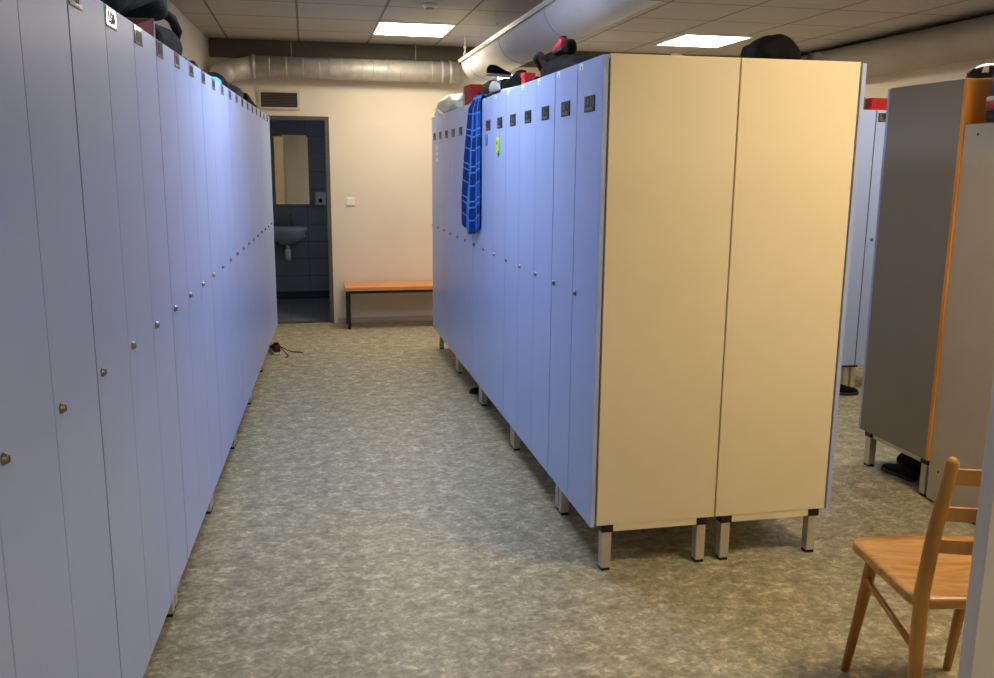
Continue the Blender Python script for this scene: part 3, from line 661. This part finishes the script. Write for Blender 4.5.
# ------------------------------------------------------------------ towel and tags on the middle row
def towel():
    m = MB(); uvs = []
    NU, NV = 26, 44
    P = []
    for j in range(NV+1):
        v = j/NV; s_ = v*.82            # length from the top inner end
        row = []
        for i in range(NU+1):
            u = i/NU
            flat = .06                    # part lying on the locker top
            # half-width grows downwards; u = 0 is the near edge
            wn = 5.285
            drop = max(0, s_-flat)
            wf = 5.50+.30*min(1, drop/.6)
            yv = wn+(wf-wn)*u
            fold = .017*math.sin(u*17+drop*1.5)*(.45+.55*min(1, drop/.3))+.008*math.sin(u*31+2)
            off = (.019+fold*.8+.012*u)*(.3+.7*min(1, u/.18))
            if s_ < flat:
                x = RX+flat-s_+.0-.012; z = TOP+.014+abs(fold)*.7
                yv = 5.285+.24*u
            else:
                bl = min(1, drop/.05)
                x = RX-off*bl-.005-(.004*(1-bl)); z = TOP+.014*(1-bl)-drop
                if u > .62: z += (u-.62)*.12*min(1, drop/.5)
                z -= .05*math.sin(u*PI*1.1)*min(1, drop/.7)
            row.append((x, yv, z)); 
        P.append(row)
    n = NU+1
    vs = [p for r in P for p in r]; fs = []
    for j in range(NV):
        for i in range(NU): fs.append([j*n+i, j*n+i+1, (j+1)*n+i+1, (j+1)*n+i])
    m.add(vs, fs, 0, True)
    o = m.build('towel', 'plaid')
    uv = o.data.uv_layers.new(name='UVMap')
    for p in o.data.polygons:
        for li in p.loop_indices:
            vi = o.data.loops[li].vertex_index; uv.data[li].uv = ((vi % n)/NU*.42, (vi//n)/NV*.82)
    sd = o.modifiers.new('thick', 'SOLIDIFY'); sd.thickness = .007; sd.offset = 0
    return o
tag(towel(), 'blue plaid towel hanging over the top of the middle lockers', 'towel')
def hangtag(name, label, y, z0, z1, w, m, string=None):
    t = thing(name, label, 'tag', (RX, y, z1))
    L = z1-z0; R = []
    b = MB(); out = []
    for k in range(24):
        a = 2*PI*k/24; c, s_ = math.cos(a), math.sin(a)
        out.append((w/2*math.copysign(abs(c)**.7, c), -L/2+L/2*math.copysign(abs(s_)**.7, s_)))
    b.rings([[(-.002, yy, zz) for yy, zz in out], [(-.009, yy, zz) for yy, zz in out]], smooth=False); b.build('tag', m, t)
    if m == 'lime':
        MB().tube([(-.0085, 0, -L+.016), (-.0105, 0, -L+.016)], .012, 12).build('end_cap', 'white', t)
        MB().tube([(-.0085, 0, -.03), (-.0105, 0, -.03)], .008, 12).build('hole', 'platedk', t)
    MB().box(-.003, -.001, -.012, .012, -.004, string).build('strap', 'white', t)
hangtag('key_tag', 'lime green oval tag hanging below a number plate on the middle lockers', 4.825, 1.612, 1.706, .062, 'lime', .045)
hangtag('key_tag', 'small blue tag hanging below the number plate right of the towel', 5.14, 1.668, 1.732, .035, 'paleblue', .018)
for i, (z, wd) in enumerate(((1.69, .055), (1.645, .05), (1.60, .045))):
    o = MB().box(RX-.0015, RX-.0002, 7.185-wd, 7.185+wd, z-.017, z+.017).build('paper_label', 'sticker')
    tag(o, ['top', 'middle', 'bottom'][i]+' white paper label in a column of three on the farthest middle locker door', 'label', 'paper labels on the farthest middle locker')

# ------------------------------------------------------------------ washroom fittings
o = MB(); a, b_ = .37, .38
pts = [(-.33, 1.10), (.045, 1.10), (.045, 1.85), (.033, 1.872), (.012, 1.878), (-.33, 1.878)]
o.rings([[(x-.02, WY-.006, z) for x, z in pts], [(x-.02, WY-.001, z) for x, z in pts]], smooth=False)
tag(o.build('mirror', 'mirror'), 'wall mirror with a rounded corner above the sink in the washroom', 'mirror')
t = thing('sink', 'white ceramic sink on the washroom wall below the mirror', 'sink', (-.235, WY, .85))
R = []
def hs(w, d, z, n=26, ins=0): return [(w*math.cos(PI+PI*k/(n-1)), -.02-d+(-d*0)+ (d)*(1-abs(math.sin(PI*k/(n-1)))**.8) , z) for k in range(n)]
def oval(w, d, z, yo=0): return [(w*math.cos(2*PI*k/28), -.21+yo+d*math.sin(2*PI*k/28), z) for k in range(28)]
MB().rings([oval(.09, .09, -.2, .06), oval(.17, .15, -.13, .03), oval(.225, .2, -.03), oval(.23, .205, 0), oval(.205, .18, .002), oval(.19, .165, -.02), oval(.13, .11, -.1), oval(.03, .03, -.13)]).box(-.2, .2, -.12, -.002, -.12, -.001, 0, .01).build('basin', 'ceram', t)
tp = MB().tube([(.05, -.06, 0), (.05, -.06, .09), (.05, -.08, .11), (.05, -.17, .10), (.05, -.175, .085)], .014, 10); tp.tube([(.05, -.06, .1), (.05, -.05, .135)], [.016, .012], 10)
tp.build('tap', 'chrome', t)
MB().tube([(0, -.2, -.19), (0, -.2, -.25)], .022, 12).tube([(0, -.2, -.25), (0, -.2, -.38)], .033, 14).tube([(0, -.2, -.26), (0, -.01, -.26)], .016, 10).build('siphon', 'white', t)
t = thing('soap_dispenser', 'small grey soap dispenser with a black drop right of the mirror', 'dispenser', (.15, WY, 1.165))
MB().box(-.062, .062, -.07, -.001, -.075, .075, bev=.01).build('case', 'ceram', t)
MB().rings([[(.02*math.cos(2*PI*k/16), y, -.025+(.03 if math.sin(2*PI*k/16) > 0 else .022)*math.sin(2*PI*k/16)) for k in range(16)] for y in (-.069, -.073)]).build('window', 'black', t)

# ------------------------------------------------------------------ world, camera
wd = bpy.data.worlds.new('World'); SC.world = wd; wd.use_nodes = True
wd.node_tree.nodes['Background'].inputs[0].default_value = (.5, .55, .65, 1); wd.node_tree.nodes['Background'].inputs[1].default_value = .05
cam = bpy.data.cameras.new('camera'); co = bpy.data.objects.new('camera', cam); COL.objects.link(co)
yaw, pitch, roll = .2098, -.1930, .0081
cam.sensor_width = 36; cam.lens = 886.9/994*36; cam.clip_start = .02
F = Vector((math.sin(yaw)*math.cos(pitch), math.cos(yaw)*math.cos(pitch), math.sin(pitch)))
Rv = Vector((math.cos(yaw), -math.sin(yaw), 0)); U = Rv.cross(F)
R2 = Rv*math.cos(roll)+U*math.sin(roll); U2 = U*math.cos(roll)-Rv*math.sin(roll)
m4 = Matrix(((R2.x, U2.x, -F.x, 0), (R2.y, U2.y, -F.y, 0), (R2.z, U2.z, -F.z, 1.555), (0, 0, 0, 1)))
co.matrix_world = m4
SC.camera = co
SC.view_settings.view_transform = 'Standard'; SC.view_settings.look = 'None'; SC.view_settings.gamma = 1; SC.view_settings.exposure = 1.12
SC.view_settings.use_curve_mapping = False
